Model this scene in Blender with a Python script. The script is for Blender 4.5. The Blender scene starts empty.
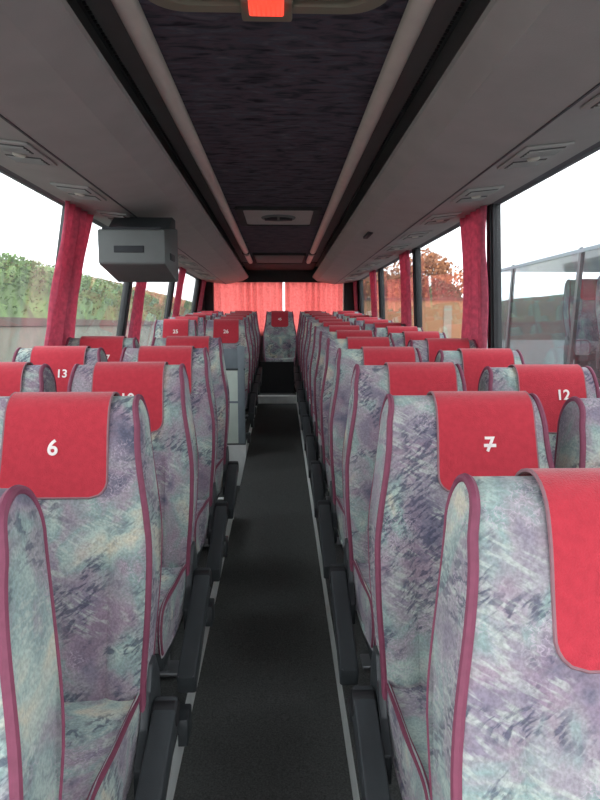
import bpy, bmesh, math, random
from mathutils import Vector, noise
random.seed(7)
C = bpy.context.scene.collection
S = bpy.context.scene
CZ = 1.64                 # eye height above the aisle carpet at y = 0
SL = 0.0484               # the floor climbs gently towards the rear
XC = 0.03

# ------------------------------------------------------------------ camera, sky, exposure
cam = bpy.data.cameras.new('camera'); co = bpy.data.objects.new('camera', cam); C.objects.link(co)
cam.lens = 36 * 620 / 800; cam.sensor_width = 36; cam.clip_start = 0.05; cam.clip_end = 800
co.location = (XC, 0, CZ)
co.rotation_euler = (math.radians(90 - 6.9), 0, math.radians(-1.75))
S.camera = co
w = bpy.data.worlds.new('sky'); S.world = w; w.use_nodes = True
wn = w.node_tree; wn.nodes.clear()
tc = wn.nodes.new('ShaderNodeTexCoord'); sx = wn.nodes.new('ShaderNodeSeparateXYZ')
rp = wn.nodes.new('ShaderNodeValToRGB'); bg = wn.nodes.new('ShaderNodeBackground'); wo = wn.nodes.new('ShaderNodeOutputWorld')
rp.color_ramp.elements[0].position = 0.0; rp.color_ramp.elements[0].color = (0.93, 0.96, 1.0, 1)
rp.color_ramp.elements[1].position = 0.8; rp.color_ramp.elements[1].color = (0.80, 0.86, 0.93, 1)
wn.links.new(tc.outputs['Generated'], sx.inputs[0]); wn.links.new(sx.outputs['Z'], rp.inputs[0])
wn.links.new(rp.outputs[0], bg.inputs[0]); wn.links.new(bg.outputs[0], wo.inputs[0])
bg.inputs[1].default_value = 1.0
vs = S.view_settings
S.display_settings.display_device = 'sRGB'
vs.view_transform = 'Standard'; vs.look = 'None'; vs.exposure = 2.2; vs.gamma = 1.0; vs.use_curve_mapping = False
S.cycles.use_denoising = True
S.cycles.max_bounces = 10; S.cycles.diffuse_bounces = 5; S.cycles.transparent_max_bounces = 24

# ------------------------------------------------------------------ materials
def srgb(r, g, b):
    f = lambda c: (c / 255 / 12.92) if c / 255 <= 0.04045 else ((c / 255 + 0.055) / 1.055) ** 2.4
    return (f(r), f(g), f(b), 1)

def mat(name, col, rough=0.6, metal=0.0, var=0.15, scale=12, bump=0.0, bscale=150, spec=0.5, emit=0, sheen=0):
    m = bpy.data.materials.new(name); m.use_nodes = True
    nt = m.node_tree; p = nt.nodes['Principled BSDF']
    p.inputs['Roughness'].default_value = rough; p.inputs['Metallic'].default_value = metal
    p.inputs['Specular IOR Level'].default_value = spec
    t = nt.nodes.new('ShaderNodeTexCoord'); n = nt.nodes.new('ShaderNodeTexNoise')
    n.inputs['Scale'].default_value = scale; n.inputs['Detail'].default_value = 4
    nt.links.new(t.outputs['Object'], n.inputs['Vector'])
    r = nt.nodes.new('ShaderNodeValToRGB')
    r.color_ramp.elements[0].position = 0.3; r.color_ramp.elements[1].position = 0.7
    r.color_ramp.elements[0].color = tuple(c * (1 - var) for c in col[:3]) + (1,)
    r.color_ramp.elements[1].color = tuple(min(1, c * (1 + var)) for c in col[:3]) + (1,)
    nt.links.new(n.outputs['Fac'], r.inputs[0]); nt.links.new(r.outputs[0], p.inputs['Base Color'])
    if bump:
        n2 = nt.nodes.new('ShaderNodeTexNoise'); n2.inputs['Scale'].default_value = bscale
        nt.links.new(t.outputs['Object'], n2.inputs['Vector'])
        b = nt.nodes.new('ShaderNodeBump'); b.inputs['Strength'].default_value = bump; b.inputs['Distance'].default_value = 0.004
        nt.links.new(n2.outputs['Fac'], b.inputs['Height']); nt.links.new(b.outputs[0], p.inputs['Normal'])
    if sheen: p.inputs['Sheen Weight'].default_value = sheen
    if emit:
        p.inputs['Emission Color'].default_value = col; p.inputs['Emission Strength'].default_value = emit
    return m

def ramp(nt, stops, src, const=False):
    r = nt.nodes.new('ShaderNodeValToRGB'); cr = r.color_ramp
    if const: cr.interpolation = 'CONSTANT'
    while len(cr.elements) < len(stops): cr.elements.new(0.5)
    for e, (p, c) in zip(cr.elements, stops):
        e.position = p; e.color = c if len(c) == 4 else tuple(c) + (1,)
    nt.links.new(src, r.inputs[0]); return r.outputs[0]

def mixc(nt, fac, a, b, mode='MIX'):
    m = nt.nodes.new('ShaderNodeMix'); m.data_type = 'RGBA'; m.blend_type = mode
    for s, v in ((m.inputs[0], fac), (m.inputs[6], a), (m.inputs[7], b)):
        if hasattr(v, 'is_linked'): nt.links.new(v, s)
        else: s.default_value = v
    return m.outputs[2]

def moquette(name, dark=1.0):
    """brush-stroke seat fabric: slate, mauve, mint and cream strokes"""
    m = bpy.data.materials.new(name); m.use_nodes = True
    nt = m.node_tree; p = nt.nodes['Principled BSDF']; p.inputs['Roughness'].default_value = 0.9
    p.inputs['Specular IOR Level'].default_value = 0.2; p.inputs['Sheen Weight'].default_value = 0.15
    t = nt.nodes.new('ShaderNodeTexCoord'); oi = nt.nodes.new('ShaderNodeObjectInfo')
    mul = nt.nodes.new('ShaderNodeMath'); mul.operation = 'MULTIPLY'; mul.inputs[1].default_value = 37
    nt.links.new(oi.outputs['Random'], mul.inputs[0])
    add = nt.nodes.new('ShaderNodeVectorMath'); add.operation = 'ADD'
    nt.links.new(t.outputs['Object'], add.inputs[0]); nt.links.new(mul.outputs[0], add.inputs[1])
    v = add.outputs[0]
    def nz(scale, detail=3, dist=0.0, rot=None, sc=None, off=0):
        vv = v
        if rot is not None or sc is not None or off:
            mp = nt.nodes.new('ShaderNodeMapping'); nt.links.new(v, mp.inputs[0])
            mp.vector_type = 'TEXTURE'
            if rot: mp.inputs['Rotation'].default_value = rot
            if sc: mp.inputs['Scale'].default_value = tuple(1 / q for q in sc)
            mp.inputs['Location'].default_value = (off, off, off); vv = mp.outputs[0]
        n = nt.nodes.new('ShaderNodeTexNoise'); n.inputs['Scale'].default_value = scale
        n.inputs['Detail'].default_value = detail; n.inputs['Distortion'].default_value = dist
        nt.links.new(vv, n.inputs['Vector']); return n.outputs['Fac']
    k = dark
    def c(r, g, b):
        q = srgb(r, g, b)[:3]; l = 0.3 * q[0] + 0.6 * q[1] + 0.1 * q[2]
        return tuple((l + (x - l) * 0.84) * k for x in q) + (1,)
    base = ramp(nt, [(0.30, c(104, 104, 126)), (0.39, c(148, 136, 154)), (0.46, c(172, 164, 170)), (0.52, c(150, 174, 170)),
                     (0.60, c(184, 204, 192)), (0.67, c(220, 212, 184))], nz(5.0, 4, 0.8))
    rose = ramp(nt, [(0.50, (0, 0, 0)), (0.62, (1, 1, 1))], nz(8, 3, 0.5, off=5))
    base = mixc(nt, mixc(nt, 0.55, (0, 0, 0, 1), rose), base, c(172, 140, 158))
    # slanted light strokes
    s1 = ramp(nt, [(0.50, (0, 0, 0)), (0.64, (0.6, 0.6, 0.6))], nz(1, 2, 0.2, rot=(0, math.radians(28), 0), sc=(22, 40, 110), off=2))
    k1 = ramp(nt, [(0.46, (0, 0, 0)), (0.56, (1, 1, 1))], nz(5, 2, off=9))
    base = mixc(nt, mixc(nt, 1, s1, k1, 'MULTIPLY'), base, c(206, 214, 200))
    # slanted dark strokes
    s2 = ramp(nt, [(0.47, (0, 0, 0)), (0.58, (0.75, 0.75, 0.75))], nz(1, 3, 0.4, rot=(0, math.radians(-35), 0), sc=(34, 40, 105), off=13))
    k2 = ramp(nt, [(0.47, (0, 0, 0)), (0.58, (1, 1, 1))], nz(7, 3, 0.5, off=21))
    base = mixc(nt, mixc(nt, 1, s2, k2, 'MULTIPLY'), base, c(74, 78, 104))
    # small woven squiggles
    sq = ramp(nt, [(0.455, (0, 0, 0)), (0.49, (1, 1, 1)), (0.51, (1, 1, 1)), (0.545, (0, 0, 0))], nz(88, 1, 0.5, off=17))
    k3 = ramp(nt, [(0.54, (0, 0, 0)), (0.60, (0.5, 0.5, 0.5))], nz(7, 2, off=33))
    base = mixc(nt, mixc(nt, 1, sq, k3, 'MULTIPLY'), base, c(216, 194, 208))
    fine = ramp(nt, [(0.35, (0.82, 0.82, 0.82)), (0.65, (1.12, 1.12, 1.12))], nz(170, 2))
    base = mixc(nt, 1.0, base, fine, 'MULTIPLY')
    nt.links.new(base, p.inputs['Base Color'])
    b = nt.nodes.new('ShaderNodeBump'); b.inputs['Strength'].default_value = 0.25; b.inputs['Distance'].default_value = 0.003
    nt.links.new(nz(260, 2), b.inputs['Height']); nt.links.new(b.outputs[0], p.inputs['Normal'])
    return m

def cloth(name, col, trans=0.5, var=0.15):
    m = bpy.data.materials.new(name); m.use_nodes = True; nt = m.node_tree
    nt.nodes.remove(nt.nodes['Principled BSDF']); out = nt.nodes['Material Output']
    t = nt.nodes.new('ShaderNodeTexCoord'); n = nt.nodes.new('ShaderNodeTexNoise'); n.inputs['Scale'].default_value = 30
    nt.links.new(t.outputs['Object'], n.inputs['Vector'])
    cc = ramp(nt, [(0.3, tuple(x * (1 - var) for x in col[:3])), (0.7, tuple(min(1, x * (1 + var)) for x in col[:3]))], n.outputs['Fac'])
    d = nt.nodes.new('ShaderNodeBsdfDiffuse'); tr = nt.nodes.new('ShaderNodeBsdfTranslucent'); mx = nt.nodes.new('ShaderNodeMixShader')
    nt.links.new(cc, d.inputs[0]); nt.links.new(cc, tr.inputs[0]); mx.inputs[0].default_value = trans
    nt.links.new(d.outputs[0], mx.inputs[1]); nt.links.new(tr.outputs[0], mx.inputs[2]); nt.links.new(mx.outputs[0], out.inputs[0])
    return m

def glass(name, tint=(0.97, 0.98, 0.98, 1), haze=0.05, ior=1.45):
    m = bpy.data.materials.new(name); m.use_nodes = True; nt = m.node_tree
    nt.nodes.remove(nt.nodes['Principled BSDF']); out = nt.nodes['Material Output']
    tr = nt.nodes.new('ShaderNodeBsdfTransparent'); tr.inputs[0].default_value = tint
    gl = nt.nodes.new('ShaderNodeBsdfGlossy'); gl.inputs['Roughness'].default_value = 0.02
    lw = nt.nodes.new('ShaderNodeLayerWeight'); pw = nt.nodes.new('ShaderNodeMath'); pw.operation = 'POWER'; pw.inputs[1].default_value = 5
    nt.links.new(lw.outputs['Facing'], pw.inputs[0])
    fr = nt.nodes.new('ShaderNodeMath'); fr.operation = 'MULTIPLY_ADD'; fr.inputs[1].default_value = 0.9; fr.inputs[2].default_value = 0.014
    nt.links.new(pw.outputs[0], fr.inputs[0])
    tl = nt.nodes.new('ShaderNodeBsdfTranslucent'); tl.inputs[0].default_value = (0.9, 0.9, 0.88, 1)
    t = nt.nodes.new('ShaderNodeTexCoord'); n = nt.nodes.new('ShaderNodeTexNoise'); n.inputs['Scale'].default_value = 3; n.inputs['Detail'].default_value = 5
    mp = nt.nodes.new('ShaderNodeMapping'); mp.inputs['Scale'].default_value = (1, 6, 0.6)
    nt.links.new(t.outputs['Object'], mp.inputs[0]); nt.links.new(mp.outputs[0], n.inputs['Vector'])
    hz = ramp(nt, [(0.3, (haze * 0.5,) * 3), (0.7, (haze * 1.5,) * 3)], n.outputs['Fac'])
    m1 = nt.nodes.new('ShaderNodeMixShader'); m2 = nt.nodes.new('ShaderNodeMixShader')
    nt.links.new(fr.outputs[0], m1.inputs[0]); nt.links.new(tr.outputs[0], m1.inputs[1]); nt.links.new(gl.outputs[0], m1.inputs[2])
    nt.links.new(hz, m2.inputs[0]); nt.links.new(m1.outputs[0], m2.inputs[1]); nt.links.new(tl.outputs[0], m2.inputs[2])
    nt.links.new(m2.outputs[0], out.inputs[0]); return m

M = dict(
    fabric=moquette('seat_moquette', 0.77), piping=mat('mauve_piping', srgb(122, 58, 80), 0.7, var=0.1, scale=60, bump=0.2),
    red=mat('red_plush', srgb(182, 54, 66), 0.95, var=0.08, scale=60, bump=0.5, bscale=320, spec=0.1, sheen=0.25),
    trim=mat('cover_border', srgb(138, 100, 106), 0.8, var=0.1, scale=60), white=mat('white_print', srgb(235, 225, 220), 0.7, var=0.05, scale=90),
    plastic=mat('charcoal_plastic', srgb(58, 62, 64), 0.45, var=0.1, bump=0.15, bscale=400), black=mat('black_rubber', srgb(26, 26, 28), 0.6, var=0.1),
    steel=mat('grey_frame_metal', srgb(120, 122, 124), 0.4, metal=0.6, var=0.1),
    carpet=mat('dark_aisle_carpet', srgb(84, 85, 83), 0.98, var=0.35, scale=160, bump=0.8, bscale=300, spec=0.1),
    podium=mat('pale_podium_metal', srgb(232, 235, 230), 0.5, var=0.06), rack=mat('grey_moulded_rack', srgb(176, 175, 170), 0.7, var=0.05, scale=6, bump=0.2, bscale=250),
    rail=mat('pale_light_rail', srgb(214, 211, 198), 0.4, var=0.05), slot=mat('dark_rack_lining', srgb(48, 50, 50), 0.9, var=0.15),
    vent=mat('vent_grey', srgb(92, 93, 90), 0.8, var=0.08), wallp=mat('grey_wall_trim', srgb(104, 104, 108), 0.8, var=0.08, bump=0.2), curtain=cloth('rose_curtain', srgb(224, 124, 146), 0.48),
    rear=cloth('coral_rear_curtain', srgb(255, 172, 168), 0.85), glass=glass('side_glass', haze=0.012), glass_dusty=glass('dusty_side_glass', haze=0.028), tvgrey=mat('housing_grey', srgb(106, 110, 108), 0.7, var=0.05, bump=0.2),
    tvdark=mat('housing_slot', srgb(40, 42, 46), 0.7), hatchg=mat('hatch_frame_grey', srgb(128, 124, 106), 0.6, var=0.06), redlamp=mat('red_lamp_lens', (1.0, 0.055, 0.03, 1), 0.3, emit=0.35, var=0.05),
    panel_tan=mat('pale_tan_door', srgb(150, 140, 120), 0.8), panelg=mat('pale_green_panel', srgb(206, 218, 206), 0.5, var=0.04), blueg=mat('blue_grey_panel', srgb(116, 126, 132), 0.6, var=0.08),
)
def ceil_fabric():
    m = bpy.data.materials.new('ceiling_fabric'); m.use_nodes = True; nt = m.node_tree; p = nt.nodes['Principled BSDF']
    p.inputs['Roughness'].default_value = 0.95; p.inputs['Specular IOR Level'].default_value = 0.1
    t = nt.nodes.new('ShaderNodeTexCoord'); mp = nt.nodes.new('ShaderNodeMapping'); mp.inputs['Scale'].default_value = (9, 26, 9)
    nt.links.new(t.outputs['Object'], mp.inputs[0]); n = nt.nodes.new('ShaderNodeTexNoise'); n.inputs['Scale'].default_value = 1.0
    n.inputs['Detail'].default_value = 5; n.inputs['Distortion'].default_value = 0.6; nt.links.new(mp.outputs[0], n.inputs['Vector'])
    c = ramp(nt, [(0.30, srgb(44, 44, 50)), (0.42, srgb(70, 70, 78)), (0.52, srgb(94, 84, 92)), (0.6, srgb(82, 86, 96)), (0.72, srgb(112, 106, 112))], n.outputs['Fac'])
    nt.links.new(c, p.inputs['Base Color']); return m
M['ceil'] = ceil_fabric()

# ------------------------------------------------------------------ mesh helpers
class MB:
    def __init__(s): s.bm = bmesh.new()
    def box(s, x0, x1, y0, y1, z0, z1, bev=0.0, seg=2, slope=0.0, f=None):
        vs_ = [s.bm.verts.new((x, y, z + slope * y)) for x in (x0, x1) for y in (y0, y1) for z in (z0, z1)]
        q = [(0, 1, 3, 2), (4, 6, 7, 5), (0, 4, 5, 1), (2, 3, 7, 6), (0, 2, 6, 4), (1, 5, 7, 3)]
        fs = [s.bm.faces.new([vs_[i] for i in k]) for k in q]
        if bev:
            es = list({e for ff in fs for e in ff.edges})
            r = bmesh.ops.bevel(s.bm, geom=es, offset=bev, segments=seg, affect='EDGES', profile=0.5)
            vs_ = list({v for ff in r['faces'] for v in ff.verts} | {v for v in vs_ if v.is_valid})
        if f:
            for v in vs_: v.co = f(v.co)
        return s
    def prism(s, poly, axis, a, b, bev=0.0):
        """polygon of 2-D points pushed along an axis ('x': points are (y,z); 'y': (x,z); 'z': (x,y))"""
        def P(p, t): return {'x': (t, p[0], p[1]), 'y': (p[0], t, p[1]), 'z': (p[0], p[1], t)}[axis]
        A = [s.bm.verts.new(P(p, a)) for p in poly]; B = [s.bm.verts.new(P(p, b)) for p in poly]; n = len(poly)
        fs = [s.bm.faces.new(A), s.bm.faces.new(B[::-1])]
        for i in range(n): fs.append(s.bm.faces.new((A[i], B[i], B[(i + 1) % n], A[(i + 1) % n])))
        if bev:
            bmesh.ops.bevel(s.bm, geom=list({e for ff in fs for e in ff.edges}), offset=bev, segments=2, affect='EDGES', profile=0.5)
        return s
    def tube(s, pts, r, n=8, closed=False):
        pts = [Vector(p) for p in pts]; N = len(pts); rings = []; up0 = None
        for i, p in enumerate(pts):
            a = pts[(i - 1) % N] if (closed or i > 0) else p; b = pts[(i + 1) % N] if (closed or i < N - 1) else p
            t = (b - a).normalized()
            if up0 is None:
                up0 = Vector((0, 0, 1)) if abs(t.z) < 0.9 else Vector((1, 0, 0))
            u = (up0 - t * up0.dot(t)).normalized(); up0 = u; v = t.cross(u)
            rr = r[i] if hasattr(r, '__len__') else r
            rings.append([s.bm.verts.new(p + (u * math.cos(2 * math.pi * k / n) + v * math.sin(2 * math.pi * k / n)) * rr) for k in range(n)])
        for i in range(N if closed else N - 1):
            A, B = rings[i], rings[(i + 1) % N]
            for k in range(n): s.bm.faces.new((A[k], A[(k + 1) % n], B[(k + 1) % n], B[k]))
        if not closed: s.bm.faces.new(rings[0][::-1]); s.bm.faces.new(rings[-1])
        return s
    def grid(s, rows, closed_u=False, caps=False):
        V = [[s.bm.verts.new(p) for p in r] for r in rows]; n = len(V[0])
        for i in range(len(V) - 1):
            for k in range(n if closed_u else n - 1):
                s.bm.faces.new((V[i][k], V[i][(k + 1) % n], V[i + 1][(k + 1) % n], V[i + 1][k]))
        if caps: s.bm.faces.new(V[0][::-1]); s.bm.faces.new(V[-1])
        return s
    def lathe(s, prof, c, n=20, axis='z'):
        rings = []
        for r, h in prof:
            ring = []
            for k in range(n):
                a = 2 * math.pi * k / n; x, y = r * math.cos(a), r * math.sin(a)
                p = {'z': (x, y, h), 'x': (h, x, y), 'y': (x, h, y)}[axis]
                ring.append(s.bm.verts.new(Vector(p) + Vector(c)))
            rings.append(ring)
        for A, B in zip(rings, rings[1:]):
            for k in range(n): s.bm.faces.new((A[k], A[(k + 1) % n], B[(k + 1) % n], B[k]))
        s.bm.faces.new(rings[0][::-1]); s.bm.faces.new(rings[-1]); return s
    def build(s, name, m, parent=None, smooth=True, angle=40):
        bmesh.ops.recalc_face_normals(s.bm, faces=s.bm.faces[:])
        me = bpy.data.meshes.new(name)
        if smooth:
            for f in s.bm.faces: f.smooth = True
            for e in s.bm.edges:
                if len(e.link_faces) == 2 and e.calc_face_angle(0) > math.radians(angle): e.smooth = False
        s.bm.to_mesh(me); s.bm.free(); me.materials.append(m)
        o = bpy.data.objects.new(name, me); C.objects.link(o)
        if parent: o.parent = parent
        return o

def tag(o, label, cat, group=None, kind=None):
    o['label'] = label; o['category'] = cat
    if group: o['group'] = group
    if kind: o['kind'] = kind
    return o
def struct(o): o['kind'] = 'structure'; return o
def empty(name, loc):
    o = bpy.data.objects.new(name, None); o.location = loc; o.empty_display_size = 0.1; C.objects.link(o); return o
def copy_tree(o, parent=None):
    c = o.copy(); C.objects.link(c)
    if parent: c.parent = parent
    for ch in list(o.children): copy_tree(ch, c)
    return c

def catmull(pts, n):
    out = []
    P = [pts[0]] + list(pts) + [pts[-1]]
    for i in range(1, len(P) - 2):
        for k in range(n):
            t = k / n; a, b, c, d = P[i - 1], P[i], P[i + 1], P[i + 2]
            out.append(tuple(0.5 * (2 * b[j] + (c[j] - a[j]) * t + (2 * a[j] - 5 * b[j] + 4 * c[j] - d[j]) * t * t + (3 * b[j] - a[j] - 3 * c[j] + d[j]) * t ** 3) for j in range(len(b))))
    out.append(tuple(pts[-1])); return out
def smooth01(a, b, x):
    t = max(0, min(1, (x - a) / (b - a))); return t * t * (3 - 2 * t)

# ------------------------------------------------------------------ coach shell
Y0, Y1 = -0.7, 11.05
LW, RW = -1.46, 1.38          # inner wall faces at seat height
LC, RC = -1.28, 1.33          # and at the top of the windows
SILL, HEAD = CZ - 0.30, CZ + 0.745
AL, AR = -0.33, 0.262          # aisle edges
ST0, ST1 = 4.48, 6.16         # side stairwell

struct(MB().box(AL, AR, Y0, Y1, -0.12, 0, slope=SL).build('floor', M['carpet'], smooth=False))
def podium(n, x0, x1, y0, y1):
    p = struct(MB().box(x0, x1, y0, y1, -0.3, 0.142, slope=SL).build('trim_%d' % n, M['podium'], smooth=False))
    q = MB().box(x0, x1, y0, y1, 0.1425, 0.15, slope=SL).build('podium_carpet', M['carpet'], p, smooth=False)
podium(1, AR, RW, Y0, Y1); podium(2, LW, AL, Y0, ST0); podium(3, LW, AL, ST1, Y1)
# stairwell of the side door, two treads down
mb = MB(); mb.box(LW, AL, ST0, ST1, -0.5, -0.02, slope=0).box(LW, -0.72, ST0, ST1, -0.02, 0.0, slope=0)
mb.bm.clear(); mb.box(-0.72, AL, ST0, ST1, -0.6, 0.02).box(-1.1, -0.72, ST0, ST1, -0.6, -0.2).box(LW, -1.1, ST0, ST1, -0.6, -0.4)
struct(mb.build('trim_4', M['carpet'], smooth=False))
struct(MB().box(AL - 0.03, AL + 0.006, ST0 - 0.03, ST0 + 0.006, 0.0, 0.156, slope=SL).box(LW, AL + 0.006, ST0 - 0.03, ST0 + 0.006, 0.135, 0.156, slope=SL).build('trim_5', M['podium'], smooth=False))
# rear step with a pale edge
struct(MB().box(AL, AR, 9.36, Y1, 0, 0.11, slope=SL).build('trim_6', M['podium'], smooth=False))
struct(MB().box(AL, AR, 9.50, Y1, 0.11, 0.113, slope=SL).build('trim_7', M['carpet'], smooth=False))

def side(name, wx, cx, sgn):
    t = 0.07 * sgn
    mb = MB()
    def xat(z): return wx + (cx - wx) * max(0, min(1, (z - SILL) / (HEAD - SILL)))
    mb.prism([(wx, -0.7), (wx + t, -0.7), (wx + t, SILL), (wx, SILL)], 'y', Y0, Y1)
    mb.prism([(cx, HEAD), (cx + t, HEAD), (cx + t, CZ + 1.02), (cx, CZ + 1.02)], 'y', Y0, Y1)
    struct(mb.build(name, M['wallp'], smooth=False))
    return xat
xl = side('wall_left', LW, LC, -1); xr = side('wall_right', RW, RC, 1)
PL = [Y0, 1.62, 4.12, 5.85, 8.05, 10.3]; PR = [Y0, 1.70, 3.97, 6.20, 8.40, 10.5]
def pillars_and_glass(P, wx, cx, sgn, n0, tn):
    t = 0.07 * sgn
    for i, y in enumerate(P):
        hw = 0.034
        y1 = y + hw if i < len(P) - 1 else Y1
        y0 = y - hw if i else y
        struct(MB().prism([(wx, SILL), (wx + t, SILL), (cx + t, HEAD), (cx, HEAD)], 'y', y0, y1).build('trim_%d' % (tn + i), M['black'], smooth=False))
    for i in range(len(P) - 1):
        a, b = P[i] + 0.034, P[i + 1] - 0.034
        d = 0.035 * sgn
        o = struct(MB().prism([(wx + d, SILL), (wx + d + 0.006 * sgn, SILL), (cx + d + 0.006 * sgn, HEAD), (cx + d, HEAD)], 'y', a, b).build('window_%d' % (n0 + i), M['glass_dusty' if sgn < 0 else 'glass'], smooth=False))
        f = MB()
        e = 0.02
        def q(z, s): return wx + (cx - wx) * (z - SILL) / (HEAD - SILL) + s
        for (ya, yb, za, zb) in ((a, b, SILL, SILL + e), (a, a + e, SILL, HEAD), (b - e, b, SILL, HEAD)):
            f.prism([(q(za, 0.012 * sgn), za), (q(za, 0.06 * sgn), za), (q(zb, 0.06 * sgn), zb), (q(zb, 0.012 * sgn), zb)], 'y', ya, yb)
        f.build('window_frame', M['black'], o, smooth=False)
        MB().box(wx - 0.02 * (1 if sgn > 0 else -1) if sgn > 0 else wx, wx if sgn > 0 else wx + 0.02, a, b, SILL - 0.03, SILL + 0.004, bev=0.004).build('window_sill', M['podium'], o)
pillars_and_glass(PL, LW, LC, -1, 1, 10); pillars_and_glass(PR, RW, RC, 1, 6, 20)

# rear wall, rear window, header
mb = MB(); mb.box(LW, RW, Y1, Y1 + 0.06, -0.5, CZ - 0.12).box(LW, -1.22, Y1, Y1 + 0.06, CZ - 0.12, CZ + 1.02).box(1.2, RW, Y1, Y1 + 0.06, CZ - 0.12, CZ + 1.02).box(-1.22, 1.2, Y1, Y1 + 0.06, CZ + 0.80, CZ + 1.02)
struct(mb.build('wall_back', M['wallp'], smooth=False))
struct(MB().box(-1.22, 1.2, Y1 + 0.02, Y1 + 0.026, CZ - 0.12, CZ + 0.80).build('window_11', M['glass'], smooth=False))
struct(MB().box(LC, RC, Y1 - 0.16, Y1 - 0.10, CZ + 0.735, CZ + 1.0, bev=0.01).build('trim_31', M['slot']))
struct(MB().box(LC, -1.14, Y1 - 0.16, Y1 - 0.0, CZ - 0.3, CZ + 0.74, bev=0.01).build('trim_32', M['black']))
struct(MB().box(1.13, RC, Y1 - 0.16, Y1 - 0.0, CZ - 0.3, CZ + 0.74, bev=0.01).build('trim_33', M['black']))

# roof and ceiling
struct(MB().box(LC - 0.08, RC + 0.08, Y0, Y1 + 0.06, CZ + 1.02, CZ + 1.08).build('roof', M['rack'], smooth=False))
cx0 = 0.012
struct(MB().box(cx0 - 0.40, cx0 + 0.40, Y0, 9.55, CZ + 0.935, CZ + 0.96).build('ceiling', M['ceil'], smooth=False))
struct(MB().box(cx0 - 0.57, cx0 + 0.57, 9.55, Y1, CZ + 0.935, CZ + 0.96).build('trim_34', M['slot'], smooth=False))
for s, n in ((-1, 35), (1, 37)):
    # tilted side panel with the perforated strip
    poly = [(cx0 + s * 0.39, CZ + 0.935), (cx0 + s * 0.565, CZ + 0.945), (cx0 + s * 0.585, CZ + 0.955), (cx0 + s * 0.585, CZ + 1.0), (cx0 + s * 0.39, CZ + 1.0)]
    struct(MB().prism(poly, 'y', Y0, 9.55).build('trim_%d' % n, M['tvgrey'], smooth=False))
    p = MB()
    y = 0.9
    while y < 8: p.box(cx0 + s * 0.552, cx0 + s * 0.562, y, y + 0.014, CZ + 0.9385, CZ + 0.943); y += 0.028
    struct(p.build('trim_%d' % (n + 1), M['black'], smooth=False))

# pale tubular light rails along the ceiling
for s, lab in ((-1, 'long pale grey light rail along the left edge of the patterned ceiling'), (1, 'long pale grey light rail along the right edge of the patterned ceiling')):
    rt = empty('light_rail', (cx0 + s * 0.428, 0, CZ + 0.925)); tag(rt, lab, 'rail', 'ceiling light rails')
    def prof(a, b):
        m_ = MB()
        poly = [(0.036 * math.cos(t * math.pi / 10), -0.026 * math.sin(t * math.pi / 10)) for t in range(11)]
        m_.prism(poly + [(-0.036, 0.012), (0.036, 0.012)], 'y', a, b)
        return m_
    prof(Y0, 8.1).build('rail_body', M['rail'], rt)
    prof(8.35, 9.35).build('rear_rail', M['rail'], rt)
    MB().box(-0.046, 0.046, 8.08, 8.14, -0.03, 0.01, bev=0.006).build('end_cap', M['plastic'], rt)

# luggage racks
def rack(s, name_lab):
    rt = empty('luggage_rack', (cx0 + XC * 0.5, 0, CZ)); tag(rt, name_lab, 'luggage rack', 'overhead luggage racks')
    cxo = (RC if s > 0 else -LC) - s * (cx0 + XC * 0.5) - 0.002
    poly = [(s * 0.560, 0.845), (s * 0.552, 0.838), (s * 0.553, 0.815), (s * 0.575, 0.797), (s * (0.665 if s < 0 else 0.635), 0.750), (s * 0.94, 0.702), (s * cxo, 0.742), (s * cxo, 0.80), (s * 0.60, 0.815), (s * 0.58, 0.845)]
    MB().prism(poly, 'y', Y0, Y1 - 0.12).build('tray', M['rack'], rt, angle=12)
    MB().box(min(s * 0.60, s * cxo), max(s * 0.60, s * cxo), Y0, Y1 - 0.12, 0.816, 0.822).build('tray_lining', M['slot'], rt, smooth=False)
    MB().prism([(s * 0.936, 0.7035), (s * 0.944, 0.7025), (s * 0.944, 0.698), (s * 0.936, 0.699)], 'y', Y0, Y1 - 0.12).build('seam_strip', M['plastic'], rt, smooth=False)
    # service panels with vents and reading lamps, one set per row
    xm = s * 1.08
    ang = math.atan2(0.040, abs(cxo) - 0.94) * s
    zc = 0.702 + 0.040 * (1.08 - 0.94) / (abs(cxo) - 0.94)
    tl = lambda c: Vector((xm + (c.x - xm) * math.cos(ang), c.y, zc + c.z + (c.x - xm) * math.sin(ang)))
    def tilt(mb):
        for v in mb.bm.verts: v.co = tl(v.co.copy())
        return mb
    pr = tilt(MB().box(xm - 0.10, xm + 0.10, -0.17, 0.17, -.012, 0.0, bev=0.006)).build('service_panel', M['rack'], rt)
    for yy in (-0.09, 0.09):
        tilt(MB().box(xm - 0.075, xm + 0.075, yy - 0.055, yy + 0.055, -.015, -.011, bev=0.002)).build('vent', M['vent'], pr)
        sl = MB()
        for q in range(4): sl.box(xm - 0.07, xm + 0.07, yy - 0.042 + q * 0.026, yy - 0.036 + q * 0.026, -.020, -.013)
        tilt(sl).build('vent_slats', M['rack'], pr, smooth=False)
    tilt(MB().lathe([(0.026, -.012), (0.026, -.020), (0.018, -.024), (0.0165, -.020)], (xm, 0, 0), 16)).build('reading_lamp', M['rail'], pr)
    ys = [1.15 + 0.78 * k for k in range(12)]
    pr.location.y = ys[0]
    for y in ys[1:]:
        c = copy_tree(pr, rt); c.location.y = y
    if s > 0:
        MB().box(0.70, 0.74, 5.05, 5.35, 0.722, 0.745, bev=0.006).build('latch', M['tvdark'], rt)
rack(-1, 'grey moulded luggage rack running along the left side windows')
rack(1, 'grey moulded luggage rack running along the right side windows')

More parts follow.
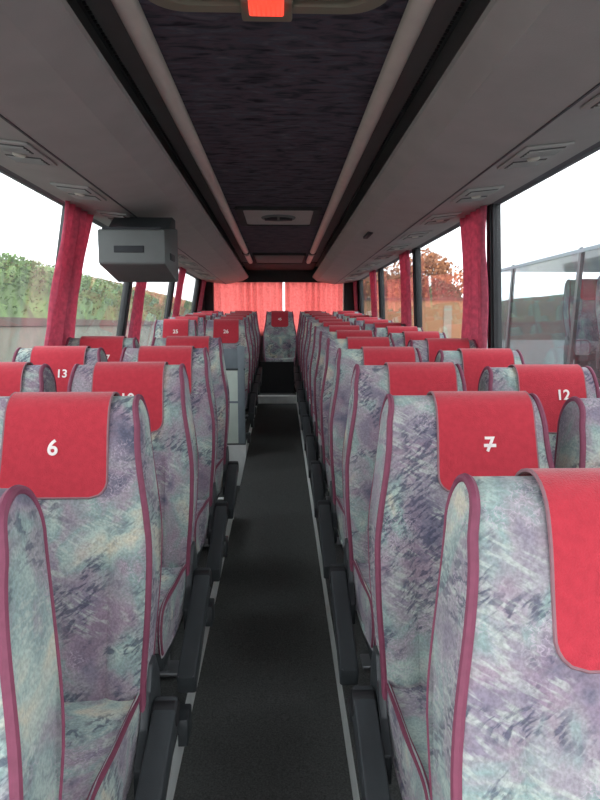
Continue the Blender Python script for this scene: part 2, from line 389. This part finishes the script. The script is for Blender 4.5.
# roof hatch with red lamp at the front, ventilator further back
ht = empty('roof_hatch', (cx0 - 0.02, 1.37, CZ + 0.93)); tag(ht, 'grey rounded roof hatch frame at the front of the ceiling holding the red lamp', 'roof hatch')
def rrect(hx, hy, r, n=8):
    pts = []
    for cx_, cy_, a0 in ((hx - r, hy - r, 0), (-hx + r, hy - r, 90), (-hx + r, -hy + r, 180), (hx - r, -hy + r, 270)):
        for k in range(n + 1):
            a = math.radians(a0 + 90 * k / n); pts.append((cx_ + r * math.cos(a), cy_ + r * math.sin(a)))
    return pts
def ring(mb, o, i, z0, z1):
    rows = [[(x, y, z1) for x, y in o], [(x * 0.99, y * 0.99, z0) for x, y in o], [(x * 1.01, y * 1.01, z0) for x, y in i], [(x, y, z1) for x, y in i]]
    mb.grid(rows, closed_u=True); return mb
ring(MB(), rrect(0.35, 0.58, 0.12), rrect(0.30, 0.53, 0.09), -0.022, 0.006).build('frame', M['hatchg'], ht)
ring(MB(), rrect(0.285, 0.515, 0.08), rrect(0.265, 0.495, 0.07), -0.016, 0.006).build('inner_frame', M['hatchg'], ht)
MB().prism(rrect(0.27, 0.50, 0.07), 'z', -0.004, 0.006).build('hatch_panel', M['slot'], ht)
MB().box(-0.075, 0.075, 0.50, 0.615, -0.030, 0.004, bev=0.008).build('lamp_bracket', M['hatchg'], ht)
lp = MB().box(-0.05, 0.05, 0.40, 0.542, -0.048, -0.028, bev=0.006).build('lamp_lens', M['redlamp'], ht)
mb = MB()
for q in range(7): mb.box(-0.044 + q * 0.0135, -0.038 + q * 0.0135, 0.42, 0.53, -0.050, -0.047)
mb.build('lens_ribs', M['redlamp'], lp, smooth=False)

vt = empty('roof_ventilator', (cx0 - 0.0, 5.5, CZ + 0.93)); tag(vt, 'rectangular grey roof ventilator panel midway along the patterned ceiling', 'ventilator')
ring(MB(), rrect(0.35, 0.42, 0.03), rrect(0.285, 0.38, 0.03), -0.02, 0.006).build('frame', M['slot'], vt)
MB().prism(rrect(0.287, 0.382, 0.03), 'z', -0.010, 0.006).build('vent_panel', M['rack'], vt)
MB().lathe([(0.15, -0.008), (0.145, -0.02), (0.11, -0.024), (0.10, -0.014), (0.0, -0.014)][:4], (0, 0, 0), 28).build('vent_ring', M['tvgrey'], vt)
MB().box(-0.12, -0.01, -0.04, 0.04, -0.034, -0.012, bev=0.008).box(0.01, 0.12, -0.04, 0.04, -0.034, -0.012, bev=0.008).build('handle', M['tvdark'], vt)
rv = empty('roof_panel', (cx0, 8.85, CZ + 0.93)); tag(rv, 'plain grey roof panel between the short rails above the rearmost rows', 'roof panel')
MB().box(-0.34, 0.34, -0.55, 0.55, -0.018, 0.006, bev=0.006).build('panel', M['tvgrey'], rv)
ring(MB(), rrect(0.355, 0.57, 0.03), rrect(0.33, 0.545, 0.02), -0.026, 0.006).build('frame', M['slot'], rv)

# ------------------------------------------------------------------ seats
PROF = catmull([(-.205, .34), (-.195, .42), (-.19, .52), (-.175, .66), (-.14, .80), (-.095, .93), (-.06, 1.04), (-.035, 1.13), (-.010, 1.187), (.035, 1.21), (.088, 1.193), (.112, 1.145), (.108, 1.04), (.062, .90), (.008, .75), (-.045, .60), (-.075, .45), (-.085, .34)], 5)
def hw(z): return 0.269 - 0.016 * (1 - smooth01(0.42, 0.72, z)) - 0.044 * smooth01(0.79, 1.12, z) - 0.011 * smooth01(1.12, 1.21, z)
def normals(P):
    out = []
    for i in range(len(P)):
        a, b = P[max(0, i - 1)], P[min(len(P) - 1, i + 1)]
        t = Vector((b[0] - a[0], b[1] - a[1])).normalized(); out.append((-t.y, t.x))      # outward: towards -y on the front
    return out
NRM = normals(PROF)
NF = 45                                      # indices up to here are the front face
def back_mesh():
    rows = []
    us = [-1, -.985, -.95, -.86, -.76, -.66, -.60, -.54, -.42, -.25, -.08, .08, .25, .42, .54, .60, .66, .76, .86, .95, .985, 1]
    for u in us:
        a = abs(u); shrink = 0.014 if a > .995 else 0.004 if a > .98 else 0.0
        r = []
        for i, ((y, z), n) in enumerate(zip(PROF, NRM)):
            d = -shrink
            if i < NF:
                low = 1 - smooth01(0.84, 0.90, z)
                d += low * (0.016 * smooth01(.62, .80, a) * (1 - smooth01(.9, 1, a)) - 0.010 * math.exp(-((a - .60) / .035) ** 2))
                d -= 0.010 * math.exp(-((z - .885) / .012) ** 2) * (1 - smooth01(.9, 1, a))
                d += 0.010 * math.exp(-((z - 1.03) / .09) ** 2) * (1 - smooth01(.6, 1, a))
            r.append((u * hw(z), y + n[0] * d, z + n[1] * d))
        rows.append(r)
    return MB().grid(rows, closed_u=True, caps=True)
def back_piping(s):
    pts, rad = [], []
    for i in range(3, len(PROF)):
        y, z = PROF[i]; n = NRM[i]
        pts.append((s * (hw(z) - 0.004), y - n[0] * 0.002, z - n[1] * 0.002)); rad.append(0.0088 if i < 42 else 0.0088 - 0.0038 * smooth01(42, 55, i))
    return MB().tube(pts, rad, 8)
CUSH = catmull([(-.10, .455), (-.20, .458), (-.32, .47), (-.45, .478), (-.55, .474), (-.60, .455), (-.625, .41), (-.618, .35), (-.59, .325), (-.45, .32), (-.25, .32), (-.08, .33)], 4)
CN = normals(CUSH)
def cushion_mesh():
    rows = []
    for u in [-1, -.985, -.94, -.85, -.6, -.3, 0, .3, .6, .85, .94, .985, 1]:
        a = abs(u); sh = 0.016 if a > .995 else 0.005 if a > .98 else 0
        r = []
        for i, ((y, z), n) in enumerate(zip(CUSH, CN)):
            d = -sh + (0.014 * (1 - a * a) if i < 24 else 0)
            r.append((u * 0.242 * (1 - 0.06 * smooth01(-.4, -.62, y)), y - n[0] * d if False else y + n[0] * -d * -1, z + n[1] * d))
        rows.append(r)
    return MB().grid(rows, closed_u=True, caps=True)
def cushion_piping(s):
    if s:
        mb = MB().tube([(s * 0.240 * (1 - 0.06 * smooth01(-.4, -.62, y)), y, z) for (y, z) in CUSH[2:32]], 0.008, 8)
    return mb
# drape of the headrest cover
ITOP = max(range(len(PROF)), key=lambda i: PROF[i][1])
def drape(off, i0, i1, n=34):
    P = [(PROF[i][0] + NRM[i][0] * off, PROF[i][1] + NRM[i][1] * off) for i in range(i0, i1)]
    L = [0]
    for a, b in zip(P, P[1:]): L.append(L[-1] + math.hypot(b[0] - a[0], b[1] - a[1]))
    out = []
    for k in range(n + 1):
        s = L[-1] * (k / n) ** 1.25; j = max(0, min(len(L) - 2, next((q for q in range(len(L) - 1) if L[q + 1] >= s), len(L) - 2)))
        t = (s - L[j]) / (L[j + 1] - L[j]); out.append((P[j][0] + (P[j + 1][0] - P[j][0]) * t, P[j][1] + (P[j + 1][1] - P[j][1]) * t, s))
    return out
I0 = next(i for i in range(NF) if PROF[i][1] > 0.945); I1 = next(i for i in range(ITOP + 1, len(PROF)) if PROF[i][1] < 1.0)
CW = 0.137
def cw(s, r=0.045):
    flare = CW + 0.004 * (1 - smooth01(0.0, 0.2, s))
    return flare if s >= r else flare - r + math.sqrt(max(0, r * r - (r - s) ** 2))
def cover_mesh():
    O, I = drape(0.0125, I0, I1), drape(0.0075, I0, I1); us = [-1 + k / 6 for k in range(13)]
    rows = []
    for (y, z, s) in O: rows.append([(u * cw(s), y, z) for u in us])
    for (y, z, s) in I[::-1]: rows.append([(u * cw(s), y, z) for u in us])
    rows.append(rows[0])
    mb = MB(); V = [[mb.bm.verts.new(p) for p in r] for r in rows[:-1]]; N = len(V)
    for i in range(N):
        for k in range(12): 
            try: mb.bm.faces.new((V[i][k], V[i][k + 1], V[(i + 1) % N][k + 1], V[(i + 1) % N][k]))
            except ValueError: pass
    h = N // 2
    for i in range(h - 1):
        for k in (0, 12):
            mb.bm.faces.new((V[i][k], V[i + 1][k], V[N - 2 - i][k], V[N - 1 - i][k]))
    return mb
def cover_trim():
    O = drape(0.0100, I0, I1); pts = [(-cw(s), y, z) for (y, z, s) in O[::-1]] + [(cw(s), y, z) for (y, z, s) in O]
    return MB().tube(pts, 0.0034, 6)

def number_mesh(txt, size=0.058):
    cu = bpy.data.curves.new('n', 'FONT'); cu.body = txt; cu.size = size; cu.align_x = 'CENTER'; cu.align_y = 'CENTER'; cu.extrude = 0.0012; cu.offset = 0.0011
    to = bpy.data.objects.new('n', cu); C.objects.link(to); bpy.context.view_layer.update()
    me = bpy.data.meshes.new_from_object(to.evaluated_get(bpy.context.evaluated_depsgraph_get()))
    bpy.data.objects.remove(to); bpy.data.curves.remove(cu)
    bm = bmesh.new(); bm.from_mesh(me)
    if txt == '7':                       # crossed seven
        for v in [bm.verts.new((x, y, z)) for x in (-.016, .018) for y in (-.006, .003) for z in (-.0012, .0012)]: pass
        bm.verts.ensure_lookup_table(); v = bm.verts[-8:]
        for k in [(0, 1, 3, 2), (4, 6, 7, 5), (0, 4, 5, 1), (2, 3, 7, 6), (0, 2, 6, 4), (1, 5, 7, 3)]: bm.faces.new([v[i] for i in k])
    bm.to_mesh(me); bm.free(); me.materials.clear(); me.materials.append(M['white'])
    return me

def make_seat(arm):                       # arm: -1 / +1 = side of the aisle armrest, 0 = none
    rt = empty('coach_seat', (0, 0, 0))
    bk = back_mesh().build('backrest', M['fabric'], rt)
    for s in (-1, 1): back_piping(s).build('piping', M['piping'], bk)
    cu = cushion_mesh().build('cushion', M['fabric'], rt); [cushion_piping(s).build('piping', M['piping'], cu) for s in (-1, 1)]
    cv = cover_mesh().build('headrest_cover', M['red'], rt); cover_trim().build('border', M['trim'], cv)
    mb = MB().box(-.225, .225, -.56, -.06, .235, .325, bev=.015)
    mb.build('seat_frame', M['plastic'], rt)
    for yy in (-.48, -.14):
        mb = MB().box(-.16, .16, yy - .035, yy + .035, .012, .245, bev=.01).box(-.20, .20, yy - .05, yy + .05, 0, .016, bev=.004)
        mb.build('leg', M['steel'], rt)
    for s in (-1, 1):
        if s == arm or arm == 0 or True:
            poly = [(-.10, .52), (-.06, .46), (-.04, .30), (-.06, .17), (-.12, .15), (-.20, .20), (-.30, .25), (-.30, .33), (-.22, .38), (-.18, .46), (-.15, .52)]
            MB().prism(poly, 'x', s * .246, s * .268, bev=.005).build('side_bracket', M['plastic'], rt)
    if arm:
        x = arm * .303
        ax = MB().prism(rrect(0.030, 0.255, 0.008, 3), 'z', -.036, .036, bev=.006)
        rot = math.radians(20)
        for v in ax.bm.verts:
            y, z = v.co.y, v.co.z
            v.co = Vector((x + v.co.x, -.375 + y * math.cos(rot) - z * math.sin(rot), .31 + y * math.sin(rot) + z * math.cos(rot)))
        a = ax.build('armrest', M['plastic'], rt)
        for yy in (-.44,): MB().box(min(arm * .235, arm * .284), max(arm * .235, arm * .284), yy - .05, yy + .05, -.08, .02, bev=.006).build('floor_clamp', M['plastic'], rt)
        MB().lathe([(.034, -.008), (.036, 0), (.036, .05), (.03, .056)], (arm * .303 - .024, -.165, .39), 18, 'x').build('hinge', M['black'], a)
    return rt

proto = {-1: make_seat(-1), 0: make_seat(0), 1: make_seat(1)}
used = set()
ORD = ['front', 'second', 'third', 'fourth', 'fifth', 'sixth', 'seventh', 'eighth', 'ninth', 'tenth', 'eleventh', 'twelfth']
GROUP = 'patterned coach seats with red headrest covers'
def seat(x, y, z, arm, label, num=None, coff=0.0):
    if arm in used: r = copy_tree(proto[arm])
    else: r = proto[arm]; used.add(arm)
    tag(r, label, 'seat', GROUP); pend.append((r, (x, y, z), num, coff))
pend = []
XS = {'LA': -.580, 'LW': -1.130, 'RA': .554, 'RW': 1.103}
NUM = {('LA', 1): '6', ('RA', 1): '7', ('LA', 2): '10', ('RW', 2): '12', ('LW', 3): '13', ('LW', 4): '17'}
def row(side, k, y, lab_row, nums=True):
    for kind in ('A', 'W'):
        key = side + kind
        arm = 0 if kind == 'W' else (1 if side == 'L' else -1)
        n = NUM.get((key, k)) if nums else None
        where = ('aisle' if kind == 'A' else 'window'); sd = 'left' if side == 'L' else 'right'
        lab = 'patterned %s seat%s, %s on the %s side' % (where, ' numbered ' + n if n in ('6', '7', '10', '12', '13') else '', lab_row, sd)
        seat(XS[key] - (.016 if (key, k) == ('RA', 0) else 0) + (.010 if (key, k) == ('LA', 0) and nums and y < 1 else 0), y, 0.15 + SL * y - (.018 if key == 'RW' else .008 if key == 'RA' else 0), arm, lab, n, (0.05 if kind == 'A' and k else 0.03) if side == 'R' else 0.008)
RY = [0.925] + [1.742 + 0.78 * k for k in range(11)]
LY = [0.855] + [1.70 + 0.785 * k for k in range(4)]
for k, y in enumerate(RY): row('R', k, y, (ORD[k] + ' row from the front') if k else 'front row')
for k, y in enumerate(LY): row('L', k, y, (ORD[k] + ' row from the front') if k else 'front row')
BACKN = {('LW', 0): '25', ('LA', 0): '26'}
for k, y in enumerate([6.92, 7.70, 8.48, 9.26]):
    NUM_, NUM = NUM, {(a, k): v for (a, b), v in BACKN.items() if b == k}
    row('L', k, y, ['first', 'second', 'third', 'fourth'][k] + ' row behind the partition'); NUM = NUM_
for i, (x, lab) in enumerate([(-1.14, 'leftmost seat of the rear bench under the rear curtains'), (-.585, 'rear bench seat just left of the one facing the aisle'), (0.012, 'rear bench seat facing straight down the aisle'),
                              (.562, 'rear bench seat just right of the one facing the aisle'), (1.112, 'rightmost seat of the rear bench under the rear curtains')]):
    seat(x, 10.34, 0.15 + SL * 10.34, 0, lab, '45' if i == 2 else None, 0)
NM = {}
yN, zN = next((PROF[i][0] + NRM[i][0] * 0.0138, PROF[i][1] + NRM[i][1] * 0.0138) for i in range(NF) if PROF[i][1] > 1.064)
for r, loc, num, coff in pend:
    r.location = loc
    cv = next(c for c in r.children if c.name.startswith('headrest_cover')); cv.location.x = coff
    if num:
        if num not in NM: NM[num] = number_mesh(num)
        o = bpy.data.objects.new('seat_number', NM[num]); C.objects.link(o); o.parent = cv
        dx = {'6': -.005, '7': .005, '10': .0, '12': .04, '13': .028, '17': .03}.get(num, 0.0)
        o.location = (dx, yN + (.004 if num == '12' else 0), zN + (.02 if num == '12' else 0)); o.rotation_euler = (math.radians(90 - 17), 0, 0)

# panel under the centre bench seat, behind the rear step
MB_ = MB().box(AL + 0.03, AR - 0.03, 9.675, 9.70, 0.113, 0.60, slope=0)
for v in MB_.bm.verts: v.co.z += SL * 9.69
tag(MB_.build('step_panel', M['black']), 'black upright panel under the rear bench seat facing the aisle', 'panel')

# ------------------------------------------------------------------ partition behind the stairwell
pt = empty('partition', (0, ST1 + 0.06, 0.0)); tag(pt, 'pale green and grey partition behind the side stairwell on the left', 'partition')
zt = CZ - 0.235
MB().box(LW + 0.02, -0.40, -0.02, 0.02, -0.2, zt - 0.20, bev=.004).build('lower_panel', M['panelg'], pt)
MB().box(LW + 0.02, -0.40, -0.024, -0.018, 0.86, 0.88).build('panel_seam', M['blueg'], pt, smooth=False)
MB().box(LW + 0.02, -0.40, -0.03, 0.03, zt - 0.20, zt, bev=.012).build('top_panel', M['blueg'], pt)
MB().box(-0.405, -0.335, -0.035, 0.035, -0.0, zt + 0.03, bev=.014).build('edge_post', M['blueg'], pt)
MB().box(LW + 0.02, -0.33, -0.032, -0.02, zt - 0.215, zt - 0.195, bev=.003).build('panel_trim', M['plastic'], pt)

# ------------------------------------------------------------------ drop-down monitor under the left rack
mo = empty('monitor', (XC + .068, 3.84, CZ - .012)); tag(mo, 'boxy grey monitor housing hanging under the left luggage rack', 'monitor')
poly = [(0.0, .385), (.015, .374), (.44, .298), (.48, .306), (.49, .33), (.49, .655), (.015, .585), (0, .575)]
MB().prism(poly, 'x', -1.165, -.765, bev=.008).build('housing', M['tvgrey'], mo)
MB().box(-1.07, -.89, -.006, .02, .445, .485, bev=.004).build('front_slot', M['tvdark'], mo)
MB().box(-.772, -.758, .17, .32, .42, .462, bev=.004).build('side_slot', M['tvdark'], mo)
MB().prism([(.18, .60), (.47, .645), (.47, .712), (.36, .712)], 'x', -1.16, -.775, bev=.006).build('bracket', M['plastic'], mo)
MB().box(-1.14, -.79, .006, .05, .583, .598, bev=.003).build('hinge_bar', M['tvdark'], mo)

# ------------------------------------------------------------------ curtains
def curtain(ya, yb, wx, cx, sgn, lab, seed, flow=0.0, n=5):
    random.seed(seed); rows = []; nu = n * 10; ph = [random.uniform(-.5, .5) for _ in range(6)]
    for j in range(25):
        t = j / 24; z = HEAD - 0.008 - t * (HEAD - SILL - 0.03); base = wx + (cx - wx) * (z - SILL) / (HEAD - SILL)
        wide = 1 - 0.16 * math.sin(math.pi * min(1, t * 1.1)) + 0.10 * t
        r = []
        for i in range(nu + 1):
            u = i / nu; a = 2 * math.pi * n * (u + 0.02 * math.sin(5 * u + ph[0]) + 0.012 * math.sin(9 * t + 4 * u + ph[1]))
            amp = 0.024 * (0.75 + 0.35 * math.sin(3.1 * u * 6 + ph[2]) * math.sin(2 * t + ph[3]))
            r.append((base - sgn * (0.030 + amp * math.sin(a)), ya + (yb - ya) * u * wide - flow * t * t + 0.008 * math.sin(a * 2), z))
        rows.append(r)
    o = MB().grid(rows).build('window_curtain', M['curtain'], angle=180)
    md = o.modifiers.new('thick', 'SOLIDIFY'); md.thickness = 0.003
    return tag(o, lab, 'curtain', 'side window curtains')
NTH = ['nearest', 'second', 'third', 'fourth']
for i, y in enumerate(PL[2:6]):
    curtain(y + (-.27 if i == 0 else .06), y + (.30 if i == 0 else .5), LW, LC, -1, ['rose curtain gathered at the left window pillar beside the monitor', 'rose curtain gathered at the left pillar just behind the monitor', 'rose curtain at the third left window pillar from the front in view', 'rearmost rose curtain on the left windows'][i], 11 + i, 0.10 if i == 0 else .03)
for i, y in enumerate(PR[2:6]):
    curtain(y + (-.045 if i == 0 else .05), y + (.52 if i == 0 else .52), RW, RC, 1, ['rose curtain gathered at the right pillar beside the parked coach outside', 'rose curtain gathered at the second right window pillar in view', 'rose curtain at the third right window pillar from the front in view', 'rearmost rose curtain on the right windows'][i], 31 + i, 0.0)
def rear_curtain(xa, xb, lab, seed):
    random.seed(seed); n = 10; rows = []; ph = [random.uniform(0, 6) for _ in range(5)]
    for j in range(9):
        t = j / 8; z = CZ + .76 - t * 0.95; r = []
        for i in range(n * 9 + 1):
            u = i / (n * 9); a = 2 * math.pi * n * (u + .018 * math.sin(7 * u + ph[0])) + .5 * math.sin(2 * t + ph[1])
            r.append((xa + (xb - xa) * u, Y1 - .055 + 0.034 * math.sin(a) * (0.7 + 0.4 * math.sin(11 * u + ph[2])), z))
        rows.append(r)
    o = MB().grid(rows).build('rear_curtain', M['rear'], angle=180)
    md = o.modifiers.new('thick', 'SOLIDIFY'); md.thickness = 0.002
    tag(o, lab, 'curtain', 'rear window curtains')
rear_curtain(-1.14, 0.065, 'coral curtain across the left half of the rear window', 3)
rear_curtain(0.10, 1.12, 'coral curtain across the right half of the rear window', 4)

# ------------------------------------------------------------------ outside
GZ = -1.0
gm = mat('wet_asphalt', srgb(84, 84, 82), 0.85, var=0.15, scale=2)
struct(MB().box(-60, 120, -40, 200, GZ - .3, GZ).build('ground', gm, smooth=False))
leaf = mat('hedge_leaf', srgb(88, 112, 54), 0.8, var=0.5, scale=2.2)
wallm = mat('pale_roadside_wall', srgb(112, 112, 96), 0.9, var=0.12, scale=3)
earth = mat('reddish_earth', srgb(82, 62, 50), 0.95, var=0.2, scale=3)
tag(MB().box(-6.9, -4.95, 2, 60, GZ, CZ - 0.02, bev=.04).build('retaining_wall', wallm), 'pale grey roadside retaining wall under the green hedge', 'wall')
MB_ = MB().box(-7.0, -4.9, 2, 60, CZ - 0.015, CZ + 0.14, bev=.0); tag(MB_.build('earth_bank', earth), 'reddish brown strip of earth between hedge and pale wall', 'bank')
def leafy(mb, n, fpos, size):
    for _ in range(n):
        p = Vector(fpos()); d = Vector((random.gauss(0, 1), random.gauss(0, 1), random.gauss(0, 1))).normalized(); e = d.orthogonal().normalized(); g = d.cross(e)
        s = size * random.uniform(.6, 1.3)
        vs_ = [mb.bm.verts.new(p + e * s * a + g * s * b) for a, b in ((-1, 0), (0, -.55), (1, 0), (0, .55))]
        mb.bm.faces.new(vs_)
random.seed(5)
mb = MB(); rows = []
for j in range(120):
    y = 2 + j * .5; r = []
    for k in range(14):
        a = math.pi * k / 13; x = -5.9 + 0.85 * math.cos(a); z = CZ + .10 + 1.24 * max(0, math.sin(a)) ** .45
        d = noise.noise((x * 1.3, y * .9, z * 1.5)) * .22
        r.append((x + d, y, z + d * .6))
    rows.append(r)
mb.grid(rows)
def hp():
    y = 4 + 40 * random.random() ** 1.6; a = math.pi * random.random() * .62; return (-5.9 + (.85 + random.uniform(-.02, .14)) * math.cos(a), y, CZ + .10 + (1.24 + random.uniform(-.05, .16)) * max(0, math.sin(a)) ** .45)
leafy(mb, 15000, hp, .05)
tag(mb.build('hedge', leaf), 'long green hedge on the bank outside the left windows', 'hedge')

# autumn trees and tan barn behind, to the right
bm_ = mat('tan_render', srgb(158, 118, 80), 0.9, var=0.08, scale=1.5); rf = mat('brown_tiles', srgb(82, 54, 42), 0.8, var=0.15, scale=3)
bn = empty('building', (6.6, 31, GZ)); tag(bn, 'low flat-roofed tan building beyond the right windows behind the parked coach', 'building')
MB().box(-3.2, 3.2, 0, 6, 0, 3.85).build('wall', bm_, bn, smooth=False)
MB().box(-3.3, 3.3, -.1, 6.1, 3.85, 3.98).build('roof', rf, bn, smooth=False)
MB().box(1.55, 1.95, -.06, .0, 0, 3.6).build('pale_door', M['panel_tan'], bn, smooth=False)
def tree(x, y, h, r, m, lab, seed):
    random.seed(seed); t = empty('tree', (x, y, GZ)); tag(t, lab, 'tree')
    MB().tube([(0, 0, 0), (.1, 0, h * .4), (-.05, .1, h * .85)], [.22, .15, .04], 7).build('trunk', earth, t)
    mb = MB(); blobs = [(random.uniform(-.5, .5) * r, random.uniform(-.4, .4) * r, h - r * .8 + random.uniform(-.9, .5) * r, r * random.uniform(.45, .7)) for _ in range(9)]
    def fp():
        bx, by, bz, br = random.choice(blobs); d = Vector((random.gauss(0, 1), random.gauss(0, 1), random.gauss(0, 1))).normalized() * br * random.uniform(.75, 1.05)
        return (bx + d.x, by + d.y, bz + d.z)
    leafy(mb, 5200, fp, .15); mb.build('crown', m, t)
aut = mat('autumn_leaf', srgb(172, 112, 70), 0.85, var=0.4, scale=1.2); dk = mat('dark_leaf', srgb(50, 62, 38), 0.85, var=0.4, scale=1.2)
tree(10.4, 40, 7.0, 2.5, aut, 'orange brown autumn tree standing right of the tan building', 1)
tree(7.6, 41, 6.9, 2.4, aut, 'orange brown autumn tree behind the middle of the tan building', 2)
tree(4.8, 40, 6.8, 2.3, aut, 'orange brown autumn tree behind the left end of the tan building', 3)
tree(9.9, 37.6, 5.1, .9, dk, 'small dark green tree showing just above the tan building', 4)
# wooded hill far to the right
hm = mat('wooded_hill', srgb(44, 38, 32), 0.95, var=0.35, scale=.08)
rows = []
for j in range(60):
    x = 25 + j * 4; r = []
    for k in range(12):
        y = 110 + k * 5; s = math.sin(math.pi * min(1, k / 8) * .5)
        r.append((x, y + .2 * x * 0, GZ + s * (9.5 + 3.0 * noise.noise((x * .03, 1, 0)) + 1.2 * noise.noise((x * .12, k * .5, 3)))))
    rows.append(r)
hl = MB().grid(rows).build('hill', hm); struct(hl)

# parked coach on the right
white = mat('coach_white_paint', srgb(214, 218, 218), 0.3, var=0.03, scale=1); tint = glass('tinted_coach_glass', (0.80, 0.83, 0.84, 1), haze=0.004, ior=1.5)
pc = empty('parked_coach', (3.23, 0, CZ + 0.04)); tag(pc, 'white parked coach with large tinted windows outside the right windows', 'coach')
y0, y1, W_ = -1.5, 9.6, 2.5
MB().box(0, W_, y0, y1, -2.25, -.66, bev=.04).build('lower_body', white, pc)
MB().prism([(0, .76), (.015, .83), (.10, .89), (.5, .95), (W_ - .5, .95), (W_ - .1, .89), (W_, .83), (W_, .76)], 'y', y0, y1 - .1).build('roof', white, pc)
MB().box(-.012, .0, y0, y1 - .1, .725, .765).build('gutter_strip', M['blueg'], pc, smooth=False)
for xs in (0.0, W_ - .012):
    p = MB()
    for a in (-1.5, 0.6, 2.6, 4.6, 6.65, 8.6): p.box(xs, xs + .012, a + .03, a + 1.97 if a < 8 else 9.5, -.66, .76)
    p.build('window_glass', tint, pc, smooth=False)
for a in (0.6, 2.6, 4.6, 6.65, 8.6):
    for xs in (-.01, W_ - .03):
        MB().prism([(a + .14, -.68), (a + .20, -.68), (a + .03, .78), (a - .03, .78)], 'x', xs, xs + .04).build('pillar', M['plastic'], pc, smooth=False)
MB().box(0.02, W_ - .02, y1 - .12, y1 - .10, -.66, .78).build('windscreen', tint, pc, smooth=False)
MB().box(.03, W_ - .03, y0 + .02, y1 - .14, -.70, -.655).build('cabin_floor', M['slot'], pc, smooth=False)
MB().box(W_ - .05, W_ - .02, y0 + .1, y1 - .3, -.655, .02).build('darkening_panel', M['slot'], pc, smooth=False)  # added dark sheet, stands in for the murky reflection low in the windows
for yy in (1.0, 8.0):
    w_ = MB().lathe([(.30, -.06), (.49, -.05), (.50, 0), (.49, .2), (.3, .22)], (.05, yy, -2.14), 24, 'x').build('wheel', M['black'], pc)
    MB().lathe([(.20, -.075), (.24, -.06), (.24, 0), (.1, .01)], (.05, yy, -2.14), 20, 'x').build('hub', M['steel'], w_)
for yy, lab in ((7.65, 'dark seat with red cover seen through the parked coach windows, further one'), (6.85, 'dark seat with red cover seen through the parked coach windows, nearer one')):
    r = copy_tree(proto[0]); tag(r, lab, 'seat', 'seats inside the parked coach'); r.location = (3.80, yy, CZ - .655)
